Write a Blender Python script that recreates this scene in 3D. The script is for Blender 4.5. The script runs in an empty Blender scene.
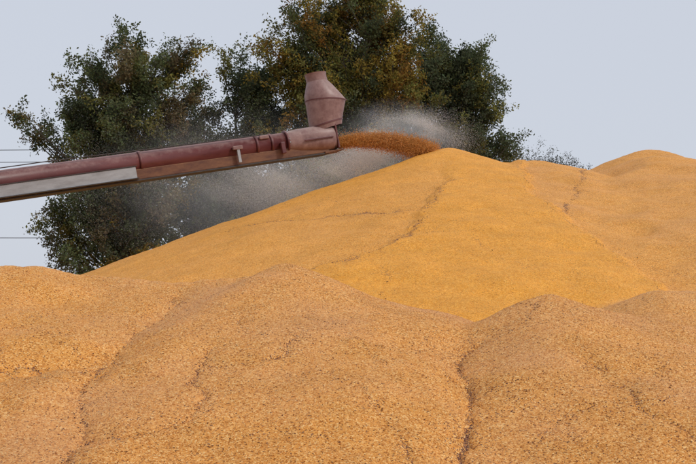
import bpy, math, numpy as np
from mathutils import Vector, Matrix
rng=np.random.default_rng(7)
scene=bpy.context.scene
# ---------- noise
LAT=rng.random((256,256))
def vnoise(x,y):
    xi=np.floor(x).astype(int); yi=np.floor(y).astype(int)
    fx=x-xi; fy=y-yi
    fx=fx*fx*(3-2*fx); fy=fy*fy*(3-2*fy)
    a=LAT[xi%256,yi%256]; b=LAT[(xi+1)%256,yi%256]; c=LAT[xi%256,(yi+1)%256]; d=LAT[(xi+1)%256,(yi+1)%256]
    return (a*(1-fx)+b*fx)*(1-fy)+(c*(1-fx)+d*fx)*fy-0.5
def fbm(x,y,o=3):
    s=0;a=1
    for i in range(o):
        s=s+a*vnoise(x*2**i+17.3*i,y*2**i+9.1*i); a*=.5
    return s
def sstep(a,b,x):
    t=np.clip((x-a)/(b-a),0,1); return t*t*(3-2*t)
# ---------- pile heights
def ridge(X,Y,pts,m,r=0.25):
    out=np.full(X.shape,-50.0)
    P=[]
    if len(pts)==1: P=[pts[0]]
    for i in range(len(pts)-1):
        a=np.array(pts[i]);b=np.array(pts[i+1]); n=max(2,int(np.linalg.norm(b-a)/0.35))
        for k in range(n+1): P.append(tuple(a+(b-a)*k/n))
    for p in P:
        d=np.sqrt((X-p[0])**2+(Y-p[1])**2+r*r)-r
        np.maximum(out,p[2]-m*d,out=out)
    return out
# points, slope, tip radius, age of grain, warp
PILES=[
 ([(3.74,35,9.66)],.38,.3,0.0,.25),
 ([(7.0,34.7,9.25)],.38,.5,0.25,.5),
 ([(3.9,35.6,9.4),(6.6,36.8,9.35)],.40,.4,0.1,.5),
 ([(-.5,36.2,8.05),(1.5,36,8.75)],.385,.5,0.25,.8),
 ([(11.5,36,9.84),(15,39,8.9),(24,42,8.5)],.36,.4,0.6,.8),
 ([(-14,18.5,4.2),(-9,17.6,4.15),(-5.8,17,4.12)],.38,.4,.85,.8),
 ([(-5.8,17.2,4.0),(-2.9,16.8,3.88),(-.98,16.5,3.98)],.38,.3,.95,.8),
 ([(-.98,16.4,4.12)],.37,.15,1,.5),
 ([(-2.5,13.3,2.92)],.36,.3,1,.8),
 ([(-.2,13.0,2.91),(.8,12.6,2.68)],.38,.2,.85,.7),
 ([(2.97,15,3.57)],.38,.15,1,.5),
 ([(3.0,15.1,3.45),(4.5,15,3.2),(5.35,15,2.95),(8,15,2.4)],.38,.2,1,.6),
 ([(6.0,18.2,3.75),(9,18.5,3.75),(15,18.5,3.6)],.38,.3,1,.8),
]
# seams where slides met: (points on the ground plan, trash strength, groove width)
SEAMS=[
 ([(-2.81,16.18),(-2.93,14.38),(-3.22,13.17),(-3.23,12.6)],.45,.03),
 ([(-3.23,12.6),(-3.23,12.11),(-3.04,11.12),(-2.91,10.37),(-2.84,9.78),(-2.8,9.0)],1.1,.034),
 ([(-5.2,12.2),(-4.4,12.33),(-4.01,12.69),(-3.26,12.25),(-3.07,12.07)],.8,.025),
 ([(1.88,13.82),(1.56,13.3),(1.45,12.12),(1.37,11.19),(1.37,10.59),(1.35,10.05),(1.3,9.2)],1.0,.034),
 ([(-2.88,10.37),(-2.28,10.29),(-1.75,10.82),(-1.74,11.5),(-1.74,12.74)],.7,.025),
 ([(.2,11.1),(.35,10.68),(.54,10.23),(.62,9.8),(.6,9.2)],.75,.025),
 ([(3.06,12.33),(3.37,11.67),(3.48,10.6),(3.61,10.19)],.7,.025),
 ([(-.64,12.94),(-1.21,12.01),(-1.72,12.13)],.5,.023),
 ([(-.59,11.96),(-.1,11.9),(.14,11.3)],.55,.023),
 ([(1.9,13.6),(2.4,13.7),(2.9,14.6)],.35,.024),
 ([(-3.65,28.5),(-2.27,28.2),(-1.06,26.9),(0,27.2),(1.4,26.3),(2.25,26.3)],.55,.06),
 ([(3.2,29.5),(2.25,26.3),(1.65,24.0),(.62,22.5),(-.3,21.8),(-1.2,21.2)],.55,.06),
 ([(8.4,34),(6.9,28.8),(5.7,25.8)],.55,.06),
 ([(6.15,34.6),(5.3,28.5),(5.6,25.5),(5.87,22.6),(6.25,20),(6.5,18)],.2,.05),
 ([(1.1,12.3),(1.9,11.7),(2.6,11.9)],.4,.022),
 ([(-1.5,9.9),(-.9,10.3),(-.3,10.1)],.4,.022),
]
RS=np.random.default_rng(21)
for i in range(24):     # faint minor slip lines all over the near slopes
    y=RS.uniform(9.3,15); x=RS.uniform(-.38,.38)*y; a=RS.uniform(0,2*math.pi); pts=[(x,y)]
    for j in range(int(RS.integers(3,7))):
        a+=RS.normal(0,.55); x+=.38*math.cos(a); y+=.38*math.sin(a); pts.append((x,min(y,15.4)))
    SEAMS.append((pts,RS.uniform(.16,.36),.02))
for i in range(8):
    y=RS.uniform(21,31); x=RS.uniform(-.12,.36)*y; a=RS.uniform(0,2*math.pi); pts=[(x,y)]
    for j in range(4): a+=RS.normal(0,.4); x+=.7*math.cos(a); y+=.7*math.sin(a); pts.append((x,y))
    SEAMS.append((pts,RS.uniform(.08,.2),.045))
def seamdist(X,Y,pts):
    D=np.full(X.shape,1e9)
    for (ax_,ay),(bx,by) in zip(pts[:-1],pts[1:]):
        dx,dy=bx-ax_,by-ay; t=np.clip(((X-ax_)*dx+(Y-ay)*dy)/(dx*dx+dy*dy+1e-9),0,1)
        D=np.minimum(D,np.hypot(X-ax_-t*dx,Y-ay-t*dy))
    return D
B4=np.array([(6.5,18),(6.25,20),(5.87,22.6),(5.6,25.5),(5.3,28.5),(6.15,34.6),(6.3,36)])
B2=np.array([(-1.2,21.2),(-.3,21.8),(.62,22.5),(1.65,24.0),(2.25,26.3),(3.2,29.5),(3.7,34)])
def height(X,Y):
    w1=fbm(X*.45,Y*.45); w2=fbm(X*.45+50,Y*.45+50)
    k=.018; zs=[]; olds=[]
    for pts,m,r,o,wp in PILES:
        zs.append(ridge(X+w1*wp,Y+w2*wp,pts,m,r)); olds.append(o)
    Z=np.stack(zs); M=Z.max(0)
    w=np.exp((Z-M)/k); S=w.sum(0)
    z=M+k*np.log(S)
    w=np.exp((Z-M)/.05)
    oo=np.array(olds).reshape((-1,)+(1,)*X.ndim)
    old=(w*oo).sum(0)/w.sum(0)
    z=z+fbm(X*.9,Y*.9,4)*.07
    jx=fbm(X*1.7+9,Y*1.7,4)*.30; jy=fbm(X*1.7,Y*1.7+31,4)*.30
    xx=X+jx; yy=Y+jy
    far=sstep(17.5,19,Y)*(1-sstep(35,36.5,Y))
    rt=sstep(0,.35,xx-np.interp(Y,B4[:,1],B4[:,0]))*far
    lf=sstep(0,.35,np.interp(Y,B2[:,1],B2[:,0])-xx)*far*(1-sstep(29,34,Y))
    z=z-.16*rt-.12*lf
    old=np.maximum(old,.5*rt); old=np.maximum(old,.32*lf)
    crack=np.zeros(X.shape)
    near=(Y<37)&(Y>7)&(np.abs(X)<13)
    xs_=xx[near]; ys_=yy[near]; zz=z[near]; cc=crack[near]
    for i,(pts,s_,wd) in enumerate(SEAMS):
        pa=np.array(pts); sel=(xs_>pa[:,0].min()-1.6)&(xs_<pa[:,0].max()+1.6)&(ys_>pa[:,1].min()-1.6)&(ys_<pa[:,1].max()+1.6)
        if not sel.any(): continue
        x1=xs_[sel]; y1=ys_[sel]; d=seamdist(x1,y1,pts)
        brk=np.clip(.7+2.0*vnoise(x1*1.6+i*7,y1*1.6),0,1.35)
        dz=-.04*s_*brk*np.exp(-(d/(wd*1.5))**2)
        c1=np.maximum(s_*brk*np.exp(-(d/wd)**2),.2*s_*brk*np.exp(-d/(wd*5)))
        if i in (0,1,3): dz=dz-.13*np.exp(-d/.4)*(1-sstep(1,1.6,d))
        if i in (2,4,6): dz=dz-.06*np.exp(-d/.3)*(1-sstep(1,1.6,d))
        zz[sel]+=dz; cc[sel]=np.maximum(cc[sel],c1)
    z[near]=zz; crack[near]=cc
    return z,old,crack
# ---------- camera
PITCH=math.radians(5.8)
cd=bpy.data.cameras.new("camera"); cam=bpy.data.objects.new("camera",cd); scene.collection.objects.link(cam)
cd.sensor_width=36; cd.lens=50; cd.clip_end=5000; cam.location=(0,0,3); cam.rotation_euler=(math.pi/2+PITCH,0,0); scene.camera=cam

def axis(segs):
    out=[segs[0][0]]
    for a,b,s in segs:
        n=int(round((b-a)/s)); out+= list(a+(b-a)*np.arange(1,n+1)/n)
    return np.array(out)
xs=axis([(-30,-12,.4),(-12,-6.5,.1),(-6.5,6.5,.025),(6.5,14,.07),(14,45,.4)])
ys=axis([(4,8,.1),(8,18,.025),(18,38,.07),(38,70,.4)])
X,Y=np.meshgrid(xs,ys)
Z,OLD,CRK=height(X,Y)
Z=Z+rng.normal(0,.0034,Z.shape)
Z=np.maximum(Z,-.1)
def fastmesh(name,co,f,smooth=False):
    me=bpy.data.meshes.new(name); co=np.asarray(co,np.float32); f=np.asarray(f,np.int32); k=f.shape[1]
    me.vertices.add(len(co)); me.vertices.foreach_set("co",co.ravel())
    me.loops.add(f.size); me.loops.foreach_set("vertex_index",f.ravel())
    me.polygons.add(len(f)); me.polygons.foreach_set("loop_start",np.arange(0,f.size,k,dtype=np.int32))
    me.polygons.foreach_set("use_smooth",np.full(len(f),smooth,dtype=bool))
    me.update(); me.validate(); return me
def gridmesh(name,X,Y,Z):
    ny,nx=X.shape
    co=np.stack([X,Y,Z],-1).reshape(-1,3)
    i=np.arange((ny-1)*(nx-1)); r=i//(nx-1); c=i%(nx-1); v=r*nx+c
    return fastmesh(name,co,np.stack([v,v+1,v+nx+1,v+nx],-1),True)
me=gridmesh("corn_grain_pile",X,Y,Z)
for nm,A in (("old",OLD),("crack",CRK)):
    at=me.attributes.new(nm,"FLOAT","POINT"); at.data.foreach_set("value",A.ravel().astype(np.float32))
pile=bpy.data.objects.new("corn_grain_pile",me); scene.collection.objects.link(pile)

def newmat(n):
    m=bpy.data.materials.new(n); m.use_nodes=True; nt=m.node_tree; b=nt.nodes["Principled BSDF"]; return m,nt,b
def mkramp(nt,stops):
    r=nt.nodes.new("ShaderNodeValToRGB"); e=r.color_ramp.elements
    while len(e)<len(stops): e.new(.5)
    for k,(p,c) in enumerate(stops): e[k].position=p; e[k].color=(*c,1)
    return r
m,nt,b=newmat("corn"); N=nt.nodes; L=nt.links
def MIX(f,a,c,bl="MIX"):
    x=N.new("ShaderNodeMix"); x.data_type="RGBA"; x.blend_type=bl
    if isinstance(f,float): x.inputs[0].default_value=f
    else: L.new(f,x.inputs[0])
    for i,q in ((6,a),(7,c)):
        if isinstance(q,tuple): x.inputs[i].default_value=(*q,1)
        else: L.new(q,x.inputs[i])
    return x.outputs[2]
def MATH(op,a,c,clamp=False):
    x=N.new("ShaderNodeMath"); x.operation=op; x.use_clamp=clamp
    for i,q in ((0,a),(1,c)):
        if isinstance(q,(int,float)): x.inputs[i].default_value=q
        else: L.new(q,x.inputs[i])
    return x.outputs[0]
tc=N.new("ShaderNodeTexCoord")
vo=N.new("ShaderNodeTexVoronoi"); vo.inputs["Scale"].default_value=66; L.new(tc.outputs["Object"],vo.inputs["Vector"])
sep=N.new("ShaderNodeSeparateColor"); L.new(vo.outputs["Color"],sep.inputs[0])
r1=mkramp(nt,[(0,(.22,.07,.01)),(.04,(.60,.22,.018)),(.35,(.77,.305,.025)),(.75,(.85,.375,.04)),(1,(.92,.52,.13))])
r2=mkramp(nt,[(0,(.10,.035,.012)),(.07,(.42,.15,.028)),(.3,(.66,.27,.055)),(.75,(.77,.355,.085)),(1,(.92,.58,.24))])
L.new(sep.outputs[0],r1.inputs[0]); L.new(sep.outputs[0],r2.inputs[0])
oa=N.new("ShaderNodeAttribute"); oa.attribute_name="old"
col=MIX(oa.outputs["Fac"],r1.outputs[0],r2.outputs[0])
no=N.new("ShaderNodeTexNoise"); no.inputs["Scale"].default_value=1.1; no.inputs["Detail"].default_value=7; no.inputs["Roughness"].default_value=.75; L.new(tc.outputs["Object"],no.inputs["Vector"])
mr=N.new("ShaderNodeMapRange"); mr.inputs[1].default_value=.3; mr.inputs[2].default_value=.7; mr.inputs[3].default_value=.84; mr.inputs[4].default_value=1.10; L.new(no.outputs[0],mr.inputs[0])
col=MIX(1.0,col,mr.outputs[0],"MULTIPLY")
n2=N.new("ShaderNodeTexNoise"); n2.inputs["Scale"].default_value=.55; n2.inputs["Detail"].default_value=4; L.new(tc.outputs["Object"],n2.inputs["Vector"])
m2=N.new("ShaderNodeMapRange"); m2.inputs[1].default_value=.45; m2.inputs[2].default_value=.68; m2.inputs[4].default_value=.4; L.new(n2.outputs[0],m2.inputs[0])
col=MIX(MATH("MULTIPLY",m2.outputs[0],oa.outputs["Fac"]),col,(.58,.295,.14))
ca=N.new("ShaderNodeAttribute"); ca.attribute_name="crack"
tr=MATH("LESS_THAN",sep.outputs[1],MATH("MULTIPLY",ca.outputs["Fac"],.8))
dk=mkramp(nt,[(0,(.09,.03,.02)),(.7,(.20,.08,.045)),(1,(.40,.22,.13))]); L.new(sep.outputs[2],dk.inputs[0])
col=MIX(tr,col,dk.outputs[0])
L.new(col,b.inputs["Base Color"]); b.inputs["Roughness"].default_value=.6; b.inputs["Specular IOR Level"].default_value=.22
bu=N.new("ShaderNodeBump"); bu.inputs["Strength"].default_value=.62; bu.inputs["Distance"].default_value=.009; bu.invert=True
L.new(vo.outputs["Distance"],bu.inputs["Height"]); L.new(bu.outputs[0],b.inputs["Normal"])
me.materials.append(m); MCORN=m
# ground
gm=bpy.data.meshes.new("ground"); gm.from_pydata([(-3000,-3000,0),(3000,-3000,0),(3000,3000,0),(-3000,3000,0)],[],[(0,1,2,3)])
g=bpy.data.objects.new("ground",gm); scene.collection.objects.link(g)
m,nt,b=newmat("dirt_grass"); no=nt.nodes.new("ShaderNodeTexNoise"); no.inputs["Scale"].default_value=200
rr=mkramp(nt,[(0,(.06,.07,.03)),(1,(.16,.13,.08))]); nt.links.new(no.outputs[0],rr.inputs[0]); nt.links.new(rr.outputs[0],b.inputs["Base Color"]); gm.materials.append(m)

def link(o,parent=None):
    scene.collection.objects.link(o)
    if parent: o.parent=parent
    return o
# ---------- chaff and cob bits lying on the seams + loose ones
R=np.random.default_rng(5); P=[]
for pts,s_,wd in SEAMS:
    far=pts[0][1]>18
    for (ax_,ay),(bx,by) in zip(pts[:-1],pts[1:]):
        ln=math.hypot(bx-ax_,by-ay); n=int(ln*(18 if far else 60)*s_)
        t=R.random(n); sp=.05 if far else .035
        P.append(np.stack([ax_+(bx-ax_)*t+R.normal(0,sp,n),ay+(by-ay)*t+R.normal(0,sp,n),np.full(n,1.6 if far else 1.0)],1))
P=np.concatenate(P)
P2=P.copy()
for _ in range(4):
    jx=fbm(P2[:,0]*1.7+9,P2[:,1]*1.7,4)*.30; jy=fbm(P2[:,0]*1.7,P2[:,1]*1.7+31,4)*.30
    P2[:,0]=P[:,0]-jx; P2[:,1]=P[:,1]-jy
n=1800; ly=8.5+8.5*R.random(n); L2=np.stack([(R.random(n)-.5)*.8*ly,ly,np.full(n,.8)],1)
P=np.concatenate([P2,L2]); n=len(P); zz,_,_=height(P[:,0],P[:,1])
C=np.stack([P[:,0],P[:,1],zz+.004],1)
A=R.normal(size=(n,3)); A[:,2]*=.35; A/=np.linalg.norm(A,axis=1)[:,None]; B=np.cross(A,R.normal(size=(n,3))); B/=np.linalg.norm(B,axis=1)[:,None]; D=np.cross(A,B)
sz=(R.uniform(.006,.018,n)*P[:,2])[:,None]
co=np.stack([C-A*sz,C+B*sz*.45,C+A*sz,C-B*sz*.45,C+D*sz*.35,C-D*sz*.35],1)
tri=np.array([(0,1,4),(1,2,4),(2,3,4),(3,0,4),(1,0,5),(2,1,5),(3,2,5),(0,3,5)])
f=(np.arange(n)[:,None,None]*6+tri[None]).reshape(-1,3)
md,nt,b=newmat("cob_chaff"); gi=nt.nodes.new("ShaderNodeNewGeometry"); rr=mkramp(nt,[(0,(.07,.025,.015)),(.6,(.19,.07,.04)),(1,(.45,.30,.18))]); nt.links.new(gi.outputs["Random Per Island"],rr.inputs[0]); nt.links.new(rr.outputs[0],b.inputs["Base Color"]); b.inputs["Roughness"].default_value=.9
me=fastmesh("cob_chaff",co.reshape(-1,3),f); me.materials.append(md); link(bpy.data.objects.new("cob_chaff",me))
# ---------- loose kernels standing proud of the near slopes (one mesh)
def kernels(name,C,smin,smax,R):
    n=len(C)
    base=np.array([(1,0,0),(-1,0,0),(0,1,0),(0,-1,0),(0,0,1),(0,0,-1)],float)*np.array([1.3,.8,1])
    Q=R.normal(size=(n,4)); Q/=np.linalg.norm(Q,axis=1)[:,None]; w,x,y,z=Q.T
    M=np.stack([np.stack([1-2*(y*y+z*z),2*(x*y-z*w),2*(x*z+y*w)],-1),np.stack([2*(x*y+z*w),1-2*(x*x+z*z),2*(y*z-x*w)],-1),np.stack([2*(x*z-y*w),2*(y*z+x*w),1-2*(x*x+y*y)],-1)],1)
    V=np.einsum('nij,kj->nki',M,base)
    s_=R.uniform(smin,smax,n)
    co=C[:,None,:]+V*s_[:,None,None]
    tri=np.array([(0,2,4),(2,1,4),(1,3,4),(3,0,4),(2,0,5),(1,2,5),(3,1,5),(0,3,5)])
    f=(np.arange(n)[:,None,None]*6+tri[None]).reshape(-1,3)
    me=fastmesh(name,co.reshape(-1,3),f); return me
R=np.random.default_rng(77); n=80000
ly=8.6+8.2*R.random(n)**1.5; lx=(R.random(n)-.5)*.82*ly; zz,oo,cc=height(lx,ly)
me=kernels("loose_kernels",np.stack([lx,ly,zz+.001],1),.0045,.0075,R)
at=me.attributes.new("old","FLOAT","POINT"); at.data.foreach_set("value",np.repeat(oo,6).astype(np.float32))
me.materials.append(MCORN); link(bpy.data.objects.new("loose_kernels",me),pile)

# ---------- helpers for parts
def tube_mesh(path,radii,n=6,V=None,Fc=None):
    base=len(V); P=[Vector(p) for p in path]
    for i,p in enumerate(P):
        t=(P[min(i+1,len(P)-1)]-P[max(i-1,0)]).normalized()
        a=t.orthogonal().normalized() if abs(t.z)>.95 else t.cross(Vector((0,0,1))).normalized(); c=t.cross(a)
        for k in range(n):
            q=p+(a*math.cos(2*math.pi*k/n)+c*math.sin(2*math.pi*k/n))*radii[i]; V.append(tuple(q))
    for i in range(len(P)-1):
        for k in range(n):
            Fc.append((base+i*n+k,base+i*n+(k+1)%n,base+(i+1)*n+(k+1)%n,base+(i+1)*n+k))

# ---------- trees
mb,nt,b=newmat("bark"); no=nt.nodes.new("ShaderNodeTexNoise"); no.inputs["Scale"].default_value=6; rr=mkramp(nt,[(.3,(.05,.04,.03)),(.7,(.13,.11,.09))])
nt.links.new(no.outputs[0],rr.inputs[0]); nt.links.new(rr.outputs[0],b.inputs["Base Color"]); b.inputs["Roughness"].default_value=.9; MBARK=mb
ml=bpy.data.materials.new("leaves"); ml.use_nodes=True; nt=ml.node_tree; nt.nodes.clear()
a=nt.nodes.new("ShaderNodeAttribute"); a.attribute_name="leafcol"; d=nt.nodes.new("ShaderNodeBsdfDiffuse"); t=nt.nodes.new("ShaderNodeBsdfTranslucent"); mxs=nt.nodes.new("ShaderNodeMixShader"); mxs.inputs[0].default_value=.4; o=nt.nodes.new("ShaderNodeOutputMaterial")
for q in (d,t): nt.links.new(a.outputs["Color"],q.inputs[0])
nt.links.new(d.outputs[0],mxs.inputs[1]); nt.links.new(t.outputs[0],mxs.inputs[2]); nt.links.new(mxs.outputs[0],o.inputs[0]); MLEAF=ml
def tree(name,base,height_,lobes,nl,leaf,cols,seed,dens=1.0):
    R=np.random.default_rng(seed); bx,by=base
    e=bpy.data.objects.new(name,None); link(e); e.location=(bx,by,0)
    V=[];Fc=[]; 
    wt=np.array([l[2]*l[3] for l in lobes]); wt=wt/wt.sum()
    lean=R.normal(0,.4,2)
    def trunk(z): f=z/height_; return np.array([lean[0]*f+.25*math.sin(z*.5+seed),lean[1]*f,z])
    zt=[0,.6]+list(np.linspace(1.5,height_*.85,14)); r0=height_*.018
    tube_mesh([trunk(z) for z in zt],[r0*1.4 if z==0 else max(.03,r0*(1-z/height_)) for z in zt],8,V,Fc)
    C=[];COL=[]
    for i in range(nl):
        l=lobes[R.choice(len(lobes),p=wt)]
        v=R.normal(size=3); v/=np.linalg.norm(v); rr_=R.random()**(.45)
        end=np.array([l[0]-bx+v[0]*l[2]*rr_, v[1]*min(l[2],3)*rr_, l[1]+v[2]*l[3]*rr_])
        hd=math.hypot(end[0],end[1]); z0=max(2.2,min(end[2]-hd*.75-.8,height_*.82)); s0=trunk(z0)
        mid=(s0+end)/2+np.array([0,0,-.12*hd])+R.normal(0,.25,3)
        path=[s0*(1-t)**2+2*mid*t*(1-t)+end*t*t for t in np.linspace(0,1,7)]
        rb=max(.025,.012*np.linalg.norm(end-s0)); tube_mesh(path,list(np.linspace(rb,.012,7)),5,V,Fc)
        c=np.array(cols(end+np.array([bx,by,0]),R))*R.uniform(.6,1.35)
        ns=int(R.integers(8,13)*dens)
        for s_ in range(ns):
            tt=R.uniform(.85,1) if s_%2 else R.uniform(.4,1); pt=path[int(round(tt*6))]; out=(end-s0); out=out/np.linalg.norm(out)
            dr=out*.7+R.normal(0,.7,3)+np.array([0,0,.1]); dr/=np.linalg.norm(dr); ln=R.uniform(.4,1.5)
            q=pt+dr*ln; tube_mesh([pt,(pt+q)/2+R.normal(0,.06,3),q],[.015,.01,.004],3,V,Fc)
            n=int(R.integers(40,70)); tl=R.random(n)**.7
            pc=pt+dr*ln*tl[:,None]+R.normal(0,1,(n,3))*(.22*(1.25-.6*tl))[:,None]
            C.append(pc); COL.append(np.clip(c*R.uniform(.75,1.25,(n,1))*R.uniform(.9,1.1,(n,3)),.004,1))
    me=bpy.data.meshes.new(name+"_trunk"); me.from_pydata(V,[],Fc); me.materials.append(MBARK)
    for p in me.polygons: p.use_smooth=True
    link(bpy.data.objects.new("trunk_and_limbs",me),e)
    C=np.concatenate(C); COL=np.concatenate(COL); n=len(C)
    A=R.normal(size=(n,3)); A/=np.linalg.norm(A,axis=1)[:,None]; B=np.cross(A,R.normal(size=(n,3))); B/=np.linalg.norm(B,axis=1)[:,None]
    sz=(leaf*R.uniform(.6,1.3,n))[:,None]
    co=np.stack([C-A*sz*.5,C+B*sz*.28,C+A*sz*.5,C-B*sz*.28],1).reshape(-1,3)
    f=np.arange(4*n).reshape(n,4)
    me=fastmesh(name+"_foliage",co,f); ca=me.color_attributes.new("leafcol","FLOAT_COLOR","POINT")
    ca.data.foreach_set("color",np.repeat(np.concatenate([COL,np.ones((n,1))],1),4,0).astype(np.float32).ravel())
    me.materials.append(MLEAF); link(bpy.data.objects.new("foliage",me),e)
G=(.125,.145,.068); G2=(.105,.125,.07); GO=(.20,.19,.06); YE=(.33,.25,.06); OR=(.28,.165,.045); BR=(.20,.165,.09)
def c_left(p,R): return [G,G2,GO,G,BR][R.integers(5)] if R.random()<.94 else YE
def c_mid(p,R):
    pr=.55+.2*(p[2]>17); return [YE,OR,GO,GO][R.integers(4)] if R.random()<pr else [G,GO,G2][R.integers(3)]
def c_dark(p,R): return [G,G2,G2,GO][R.integers(4)]
def c_grey(p,R): return (.13,.135,.12)
tree("deciduous_tree",(-13.8,60),21.6,[(-13.8,19.7,3.0,2.2),(-10.6,19.9,1.8,1.8),(-16.6,17.5,2.5,1.8),(-19.2,15.9,2.2,.9),(-15,15.6,3.3,2.4),(-11.0,16.2,3.0,2.6),(-16.3,11.2,2.6,2.0),(-17.9,8.8,1.5,1.5),(-13.8,11.2,3,3),(-15,8,3,2),(-12,13,3,2)],235,.19,c_left,1)
tree("deciduous_tree",(-7.2,62),20.5,[(-6.9,18.8,2.2,2.3),(-5.0,17.2,2.6,3),(-8.4,15,2.8,2.6),(-9.8,10.8,3,3),(-6.2,10.9,3,3.5)],160,.19,c_dark,2)
tree("deciduous_tree",(.3,60),26.5,[(.1,22.8,3.6,3.4),(-2.8,21.2,2.4,2.8),(2.9,20.8,2.5,3),(-.5,18,3.8,2.8),(3.6,17.6,2.2,2.5),(-4.5,19.4,1.9,2.4),(-1.9,15.4,4,2.8),(0,25.5,3,2.2),(-1,11,4,3),(2.9,14.3,2.8,2.5)],300,.19,c_mid,3)
tree("deciduous_tree",(6.6,63),21.5,[(6.2,21.4,1.4,1.7),(8.0,21.0,1.3,1.1),(8.9,19.2,1.5,.9),(6.4,18.6,2.4,2.2),(9.1,17.0,1.4,.9),(10.4,15.0,1.6,.6),(6.8,14.9,3.0,2)],135,.19,c_dark,4)
tree("bare_bush",(14.8,80),17.2,[(15.2,16.6,2.4,1.5),(17.9,16.2,2.3,.9),(13,16.0,1.5,1)],90,.13,c_grey,5,.4)
tree("deciduous_tree",(-4,70),15.5,[(-8,11.5,4,2.6),(-3,12,4,2.8),(-13,11,4,2.4),(1.5,12.5,3.5,2.6)],130,.26,lambda p,R:(.22,.19,.12),6)

# ---------- auger conveyor
def paint(name,c1,c2,sc=3,rough=.45,metal=0,det=6,lo=.35,hi=.65,stretch=1):
    m,nt,b=newmat(name); t=nt.nodes.new("ShaderNodeTexCoord"); mp=nt.nodes.new("ShaderNodeMapping"); mp.inputs["Scale"].default_value=(stretch,1,1)
    no=nt.nodes.new("ShaderNodeTexNoise"); no.inputs["Scale"].default_value=sc; no.inputs["Detail"].default_value=det; no.inputs["Roughness"].default_value=.7
    nt.links.new(t.outputs["Object"],mp.inputs[0]); nt.links.new(mp.outputs[0],no.inputs["Vector"]); r=mkramp(nt,[(lo,c1),(hi,c2)]); nt.links.new(no.outputs[0],r.inputs[0]); nt.links.new(r.outputs[0],b.inputs["Base Color"])
    b.inputs["Roughness"].default_value=rough; b.inputs["Metallic"].default_value=metal; return m
def painted_dusty(name,c1,c2,dustc,amt,sc=2.5,stretch=.25,rough=.38):
    m=paint(name,c1,c2,sc,rough,stretch=stretch); nt=m.node_tree; b=nt.nodes["Principled BSDF"]; src=b.inputs["Base Color"].links[0].from_socket
    ge=nt.nodes.new("ShaderNodeNewGeometry"); sx=nt.nodes.new("ShaderNodeSeparateXYZ"); nt.links.new(ge.outputs["Normal"],sx.inputs[0])
    tc=nt.nodes.new("ShaderNodeTexCoord"); no=nt.nodes.new("ShaderNodeTexNoise"); no.inputs["Scale"].default_value=5; no.inputs["Detail"].default_value=7; no.inputs["Roughness"].default_value=.7; nt.links.new(tc.outputs["Object"],no.inputs["Vector"])
    ad=nt.nodes.new("ShaderNodeMath"); ad.operation="MULTIPLY_ADD"; nt.links.new(no.outputs[0],ad.inputs[0]); ad.inputs[1].default_value=1.8; nt.links.new(sx.outputs[2],ad.inputs[2])
    mr=nt.nodes.new("ShaderNodeMapRange"); mr.inputs[1].default_value=1.15; mr.inputs[2].default_value=2.1; mr.inputs[4].default_value=amt; nt.links.new(ad.outputs[0],mr.inputs[0])
    mx=nt.nodes.new("ShaderNodeMix"); mx.data_type="RGBA"; nt.links.new(mr.outputs[0],mx.inputs[0]); nt.links.new(src,mx.inputs[6]); mx.inputs[7].default_value=(*dustc,1); nt.links.new(mx.outputs[2],b.inputs["Base Color"])
    r2=nt.nodes.new("ShaderNodeMapRange"); r2.inputs[3].default_value=rough; r2.inputs[4].default_value=.8; nt.links.new(mr.outputs[0],r2.inputs[0]); nt.links.new(r2.outputs[0],b.inputs["Roughness"]); return m
MRED=painted_dusty("faded_maroon_paint",(.09,.02,.02),(.16,.045,.042),(.33,.21,.19),.8)
MDUST=painted_dusty("dusty_pink_paint",(.19,.09,.08),(.32,.19,.17),(.46,.36,.31),.65,3,1,.42)
MTRAY=painted_dusty("dusty_orange_brown",(.09,.026,.014),(.22,.09,.035),(.40,.20,.08),.9,3,.4,.6)
MGALV=paint("galvanised_steel",(.28,.27,.27),(.44,.44,.45),3,.42,.2,stretch=.3)
MDARK=paint("dark_steel",(.03,.025,.025),(.07,.05,.045),6,.6)
A0=Vector((-11.25,30,7.46)); A1=Vector((-.62,34.5,9.86)); ax=(A1-A0).normalized(); side=Vector((0,0,1)).cross(ax).normalized(); up=ax.cross(side)
auger=bpy.data.objects.new("grain_auger",None); link(auger)
auger.matrix_world=Matrix(((ax.x,side.x,up.x,A1.x),(ax.y,side.y,up.y,A1.y),(ax.z,side.z,up.z,A1.z),(0,0,0,1)))
def part(name,V,Fc,mat,smooth=False,bevel=0):
    me=bpy.data.meshes.new(name); me.from_pydata([tuple(v) for v in V],[],Fc); me.materials.append(mat); me.update()
    o=bpy.data.objects.new(name,me); link(o,auger)
    if smooth:
        for p in me.polygons: p.use_smooth=True
    if bevel:
        bm_=o.modifiers.new("b","BEVEL"); bm_.width=bevel; bm_.segments=2
    return o
def cyl(name,x0,x1,r0,r1,mat,z=0,y=0,n=40,cap=True):
    V=[];Fc=[]
    for x,r in ((x0,r0),(x1,r1)):
        for k in range(n): a=2*math.pi*k/n; V.append((x,y+r*math.cos(a),z+r*math.sin(a)))
    for k in range(n): Fc.append((k,(k+1)%n,n+(k+1)%n,n+k))
    if cap: Fc+= [tuple(range(n))[::-1],tuple(range(n,2*n))]
    o=part(name,V,Fc,mat)
    for p in o.data.polygons: p.use_smooth=len(p.vertices)==4
    return o
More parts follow.
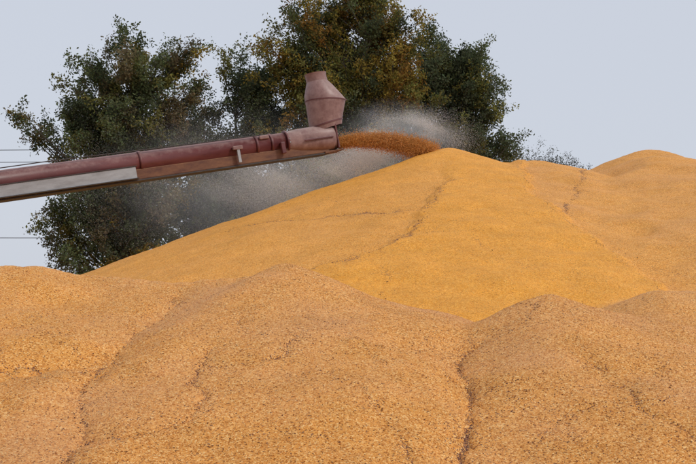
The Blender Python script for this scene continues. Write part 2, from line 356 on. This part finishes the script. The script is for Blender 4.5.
def box(name,x0,x1,y0,y1,z0,z1,mat,bevel=.01,z0b=None,z1b=None):
    z0b=z0 if z0b is None else z0b; z1b=z1 if z1b is None else z1b
    V=[(x0,y0,z0),(x0,y1,z0),(x0,y1,z1),(x0,y0,z1),(x1,y0,z0b),(x1,y1,z0b),(x1,y1,z1b),(x1,y0,z1b)]
    return part(name,V,[(0,3,2,1),(4,5,6,7),(0,1,5,4),(1,2,6,5),(2,3,7,6),(3,0,4,7)],mat,False,bevel)
LT=-36
cyl("main_tube",LT,-.35,.355,.355,MRED,z=.13)
box("lower_tray",LT,-.25,-.28,.28,-.46,-.12,MTRAY,.02)
box("tray_lip",LT,-.3,-.31,.31,-.51,-.462,MDARK,.005)
box("side_panel",LT,-7.25,-.46,-.43,-.42,-.05,MGALV,.006)
box("side_panel_flange",LT,-7.2,-.51,-.34,-.455,-.424,MDARK,.004)
box("side_panel_top_edge",LT,-7.2,-.49,-.37,-.046,-.02,MDARK,.004)
for i,xx in enumerate([-2.35,-2.9,-7.0,-12.5,-18]):
    cyl("collar_ring_%d"%i,xx-.045,xx+.045,.385,.385,MRED,z=.13)
box("clamp_plate",-3.72,-3.62,-.47,-.39,-.40,.10,MGALV,.01)
box("clamp_lug",-3.85,-3.5,-.49,-.36,.05,.18,MDUST,.02)
box("top_hinge",-2.8,-2.45,-.38,-.24,.30,.44,MDUST,.03)
box("rear_lug",-2.1,-1.95,-.49,-.34,-.3,.1,MRED,.02)
V=[];Fc=[]; tube_mesh([(-17,-.33,.46),(-10,-.32,.52),(-4,-.31,.46),(-2.6,-.30,.46)],[.018]*4,6,V,Fc); part("hydraulic_hose",V,Fc,MDARK,True)
V=[];Fc=[];n=32
st=[(-1.75,.365,.365,.13),(-1.3,.42,.43,.11),(-.5,.47,.48,.08),(-.05,.47,.47,.06),(.08,.42,.42,.06)]
for x,ry,rz,zc in st:
    for k in range(n):
        a=2*math.pi*k/n; ca_,sa=math.cos(a),math.sin(a); p=.75
        V.append((x,ry*math.copysign(abs(ca_)**p,ca_),zc+rz*math.copysign(abs(sa)**p,sa)))
for i in range(len(st)-1):
    for k in range(n): Fc.append((i*n+k,i*n+(k+1)%n,(i+1)*n+(k+1)%n,(i+1)*n+k))
part("discharge_head",V,Fc,MDUST,True)
part("discharge_mouth",[(-.02,y,z) for y,z in [(-.4,-.4),(.4,-.4),(.4,.5),(-.4,.5)]],[(0,1,2,3)],MDARK)
cyl("head_flange",-1.80,-1.74,.43,.43,MRED,z=.12)
box("chute_lip",-.45,.30,-.34,.34,-.50,-.42,MTRAY,.01,z0b=-.45,z1b=-.41)
box("end_plate",.06,.12,-.45,.45,-.36,.50,MRED,.01)
box("head_side_rib",-1.2,-.1,-.515,-.465,.02,.07,MRED,.006)
for k in range(6): cyl("bolt_%d"%k,-1.74,-1.70,.03,.03,MGALV,z=.12+.39*math.sin(k*1.05-1.2),y=-.39*abs(math.cos(k*1.05-1.2)),n=8)
def hood():
    V=[];Fc=[];n=36; sx=.20
    rings=[(-.28,.42,.60,.46,.16),(-.26,.70,.66,.50,.14),(-.14,1.30,.745,.56,-.02),(-.12,1.44,.77,.58,-.10),(-.17,1.62,.71,.55,-.12),(-.26,1.98,.50,.44,-.04),(-.31,2.16,.39,.36,.0),(-.32,2.38,.385,.36,.0),(-.32,2.46,.405,.38,.0),(-.32,2.46,.36,.34,0),(-.31,2.1,.36,.34,0)]
    for x,z,rx,ry,t in rings:
        for k in range(n):
            a=2*math.pi*k/n; V.append((x+sx+rx*math.cos(a),ry*math.sin(a),z+t*rx*math.cos(a)))
    for i in range(len(rings)-1):
        for k in range(n): Fc.append((i*n+k,i*n+(k+1)%n,(i+1)*n+(k+1)%n,(i+1)*n+k))
    b0=(len(rings)-1)*n; Fc.append(tuple(range(b0,b0+n)))
    o=part("hood_spout",V,Fc,MDUST,False)
    for p in o.data.polygons: p.use_smooth=len(p.vertices)==4
    e=o.modifiers.new("e","EDGE_SPLIT"); e.split_angle=math.radians(20)
    def seam(nm,x,z,rx,ry,t,h):
        V=[];Fc=[]
        for dz in (-h,h):
            for k in range(n): a=2*math.pi*k/n; V.append((x+sx+rx*math.cos(a),ry*math.sin(a),z+dz+t*rx*math.cos(a)))
        for k in range(n): Fc.append((k,(k+1)%n,n+(k+1)%n,n+k))
        part(nm,V,Fc,MRED,True)
    seam("hood_seam",-.12,1.42,.785,.595,-.10,.018); seam("hood_base_band",-.27,.60,.66,.505,.15,.025)
hood()
Vv=[];Ff=[]
inv=auger.matrix_world.inverted()
top=auger.matrix_world@Vector((-20,0,-.5))
for sx in (-1.6,1.6):
    tube_mesh([inv@Vector((top.x,top.y,top.z)),inv@Vector((top.x+.5,top.y+sx,.7))],[.09,.09],8,Vv,Ff)
part("undercarriage_legs",Vv,Ff,MRED,True)
for j,sx in enumerate((-1.8,1.8)):
    c=Vector((top.x+.5,top.y+sx,.6)); V=[];Fc=[];n=28;k2=10
    for i in range(n):
        a=2*math.pi*i/n
        for k in range(k2):
            b_=2*math.pi*k/k2; rr_=.45+.15*math.cos(b_); V.append(inv@(c+Vector((rr_*math.cos(a),.13*math.sin(b_),rr_*math.sin(a)))))
    for i in range(n):
        for k in range(k2): Fc.append((i*k2+k,i*k2+(k+1)%k2,((i+1)%n)*k2+(k+1)%k2,((i+1)%n)*k2+k))
    part("wheel_%d"%j,V,Fc,MDARK,True)

# ---------- power line behind the trees
pe=bpy.data.objects.new("power_line",None); link(pe)
V=[];Fc=[]
for za,zb,yy in ((17.9,17.4,75),(17.0,16.6,75.8),(11.3,10.2,74)):
    pts=[(-75+67.5*t,yy,za+(zb-za)*t-2.2*t*(1-t)) for t in np.linspace(0,1,20)]
    tube_mesh(pts,[.028]*20,5,V,Fc)
me=bpy.data.meshes.new("wires"); me.from_pydata(V,[],Fc); me.materials.append(MDARK); link(bpy.data.objects.new("wires",me),pe)
V=[];Fc=[]; tube_mesh([(-7.5,75,0),(-7.5,75,18.3)],[.17,.12],10,V,Fc); tube_mesh([(-75,75,0),(-75,75,18.8)],[.17,.12],10,V,Fc)
tube_mesh([(-7.5,73.6,17.0),(-7.5,76.2,17.0)],[.06,.06],6,V,Fc)
me=bpy.data.meshes.new("poles"); me.from_pydata(V,[],Fc); me.materials.append(MBARK); link(bpy.data.objects.new("poles",me),pe)

# ---------- grain stream: tens of thousands of kernels in flight
R=np.random.default_rng(11); n=70000
t=R.random(n)
P0=np.array([-.55,34.5,9.72]); P1=np.array([3.25,34.95,9.42])
wd=.20+.22*t
ctr=P0+(P1-P0)*t[:,None]; ctr[:,2]+=1.25*t*(1-t)
off=R.normal(size=(n,3))*.40
C=ctr+off*wd[:,None]*np.array([.6,1.0,1.0])
k=R.random(n)<.28; C[k,2]-=np.abs(R.normal(0,.28,k.sum()))*t[k]
k=R.random(n)<.06; C[k]+=R.normal(0,.14,(k.sum(),3))
me=kernels("grain_stream",C,.010,.016,R); at=me.attributes.new("old","FLOAT","POINT"); at.data.foreach_set("value",np.full(len(me.vertices),1.0,np.float32))
me.materials.append(MCORN); link(bpy.data.objects.new("grain_stream",me))

# ---------- dust: airborne flecks of bees-wing chaff (one mesh) in a thin volume haze
mf=bpy.data.materials.new("pale_chaff_dust"); mf.use_nodes=True; nt=mf.node_tree; nt.nodes.clear()
d=nt.nodes.new("ShaderNodeBsdfDiffuse"); t=nt.nodes.new("ShaderNodeBsdfTranslucent"); mxs=nt.nodes.new("ShaderNodeMixShader"); mxs.inputs[0].default_value=.5; o=nt.nodes.new("ShaderNodeOutputMaterial")
for q in (d,t): q.inputs[0].default_value=(.90,.86,.82,1)
nt.links.new(d.outputs[0],mxs.inputs[1]); nt.links.new(t.outputs[0],mxs.inputs[2]); nt.links.new(mxs.outputs[0],o.inputs[0])
def flecks(name,blobs,size,seed):
    R=np.random.default_rng(seed); C=[]
    for (cx,cy,cz,rx,ry,rz,n) in blobs:
        p=R.normal(size=(int(n*1.9),3))*np.array([rx,ry,rz])+np.array([cx,cy,cz])
        dn=.45+2.0*fbm(p[:,0]*.8+p[:,1]*.5,p[:,2]*.9-p[:,1]*.4+13,4)
        C.append(p[R.random(len(p))<np.clip(dn,0,1)])
    C=np.concatenate(C)
    gz,_,_=height(C[:,0],C[:,1]); C=C[C[:,2]>gz+.02]; n=len(C)
    A=R.normal(size=(n,3)); A/=np.linalg.norm(A,axis=1)[:,None]; B=np.cross(A,R.normal(size=(n,3))); B/=np.linalg.norm(B,axis=1)[:,None]
    s=(size*R.uniform(.6,1.2,n))[:,None]*.5
    me=fastmesh(name,np.stack([C-A*s,C+B*s,C+A*s,C-B*s],1).reshape(-1,3),np.arange(4*n).reshape(n,4)); me.materials.append(mf)
    link(bpy.data.objects.new(name,me))
flecks("airborne_chaff",[(2.5,36.3,10.3,.80,.6,.36,210000),(1.2,36.3,10.1,.95,.6,.42,160000),(.3,36.6,9.3,1.2,.7,.45,90000),(-1.4,38,9.2,1.9,.9,.8,90000),(-4.2,40,8.9,3.2,1.5,1.3,150000)],.0115,91)
def dust(cx,cy,cz,rx,ry,rz,dens,name,lo=.38,col=(1,.95,.90)):
    bpy.ops.mesh.primitive_uv_sphere_add(segments=24,ring_count=14,radius=1,location=(cx,cy,cz)); o=bpy.context.object; o.name=name; o.scale=(rx,ry,rz)
    m=bpy.data.materials.new(name); m.use_nodes=True; nt=m.node_tree; nt.nodes.clear(); N=nt.nodes;L=nt.links
    tc=N.new("ShaderNodeTexCoord"); ln=N.new("ShaderNodeVectorMath"); ln.operation="LENGTH"; L.new(tc.outputs["Object"],ln.inputs[0])
    fo=N.new("ShaderNodeMapRange"); fo.interpolation_type="SMOOTHSTEP"; fo.inputs[1].default_value=1; fo.inputs[2].default_value=.1; L.new(ln.outputs["Value"],fo.inputs[0])
    no=N.new("ShaderNodeTexNoise"); no.inputs["Scale"].default_value=2.2; no.inputs["Detail"].default_value=3; L.new(tc.outputs["Object"],no.inputs["Vector"])
    nr=N.new("ShaderNodeMapRange"); nr.inputs[1].default_value=lo; nr.inputs[2].default_value=.68; L.new(no.outputs[0],nr.inputs[0])
    a=N.new("ShaderNodeMath"); a.operation="MULTIPLY"; L.new(fo.outputs[0],a.inputs[0]); L.new(nr.outputs[0],a.inputs[1])
    c=N.new("ShaderNodeMath"); c.operation="MULTIPLY"; c.inputs[1].default_value=dens; L.new(a.outputs[0],c.inputs[0])
    v=N.new("ShaderNodeVolumeScatter"); v.inputs["Color"].default_value=(*col,1); L.new(c.outputs[0],v.inputs["Density"])
    oo=N.new("ShaderNodeOutputMaterial"); L.new(v.outputs[0],oo.inputs["Volume"]); o.data.materials.append(m)
dust(1.9,36.8,10.3,2.8,1.5,1.8,.8,"dust_cloud",.33)
dust(-3.8,42.5,9.2,9.0,3.5,4.2,.16,"dust_cloud",.30,(1,.93,.86))

# ---------- world / sun
w=bpy.data.worlds.new("World"); scene.world=w; w.use_nodes=True; nt=w.node_tree; bg=nt.nodes["Background"]
sk=nt.nodes.new("ShaderNodeTexSky"); sk.sky_type='NISHITA'; sk.sun_disc=False; sk.sun_elevation=math.radians(45); sk.sun_rotation=math.radians(130); sk.dust_density=4; sk.air_density=1.5
mix=nt.nodes.new("ShaderNodeMix"); mix.data_type="RGBA"; mix.inputs[0].default_value=.88
nt.links.new(sk.outputs[0],mix.inputs[6]); mix.inputs[7].default_value=(6.5,6.9,7.8,1); nt.links.new(mix.outputs[2],bg.inputs[0]); bg.inputs[1].default_value=.1
sd=bpy.data.lights.new("sun","SUN"); sd.energy=1.5; sd.angle=math.radians(12); sd.color=(1,.95,.88)
s=bpy.data.objects.new("sun",sd); scene.collection.objects.link(s)
s.rotation_euler=Vector((-.7,.42,-.72)).to_track_quat('-Z','Y').to_euler()
scene.view_settings.view_transform='Standard'
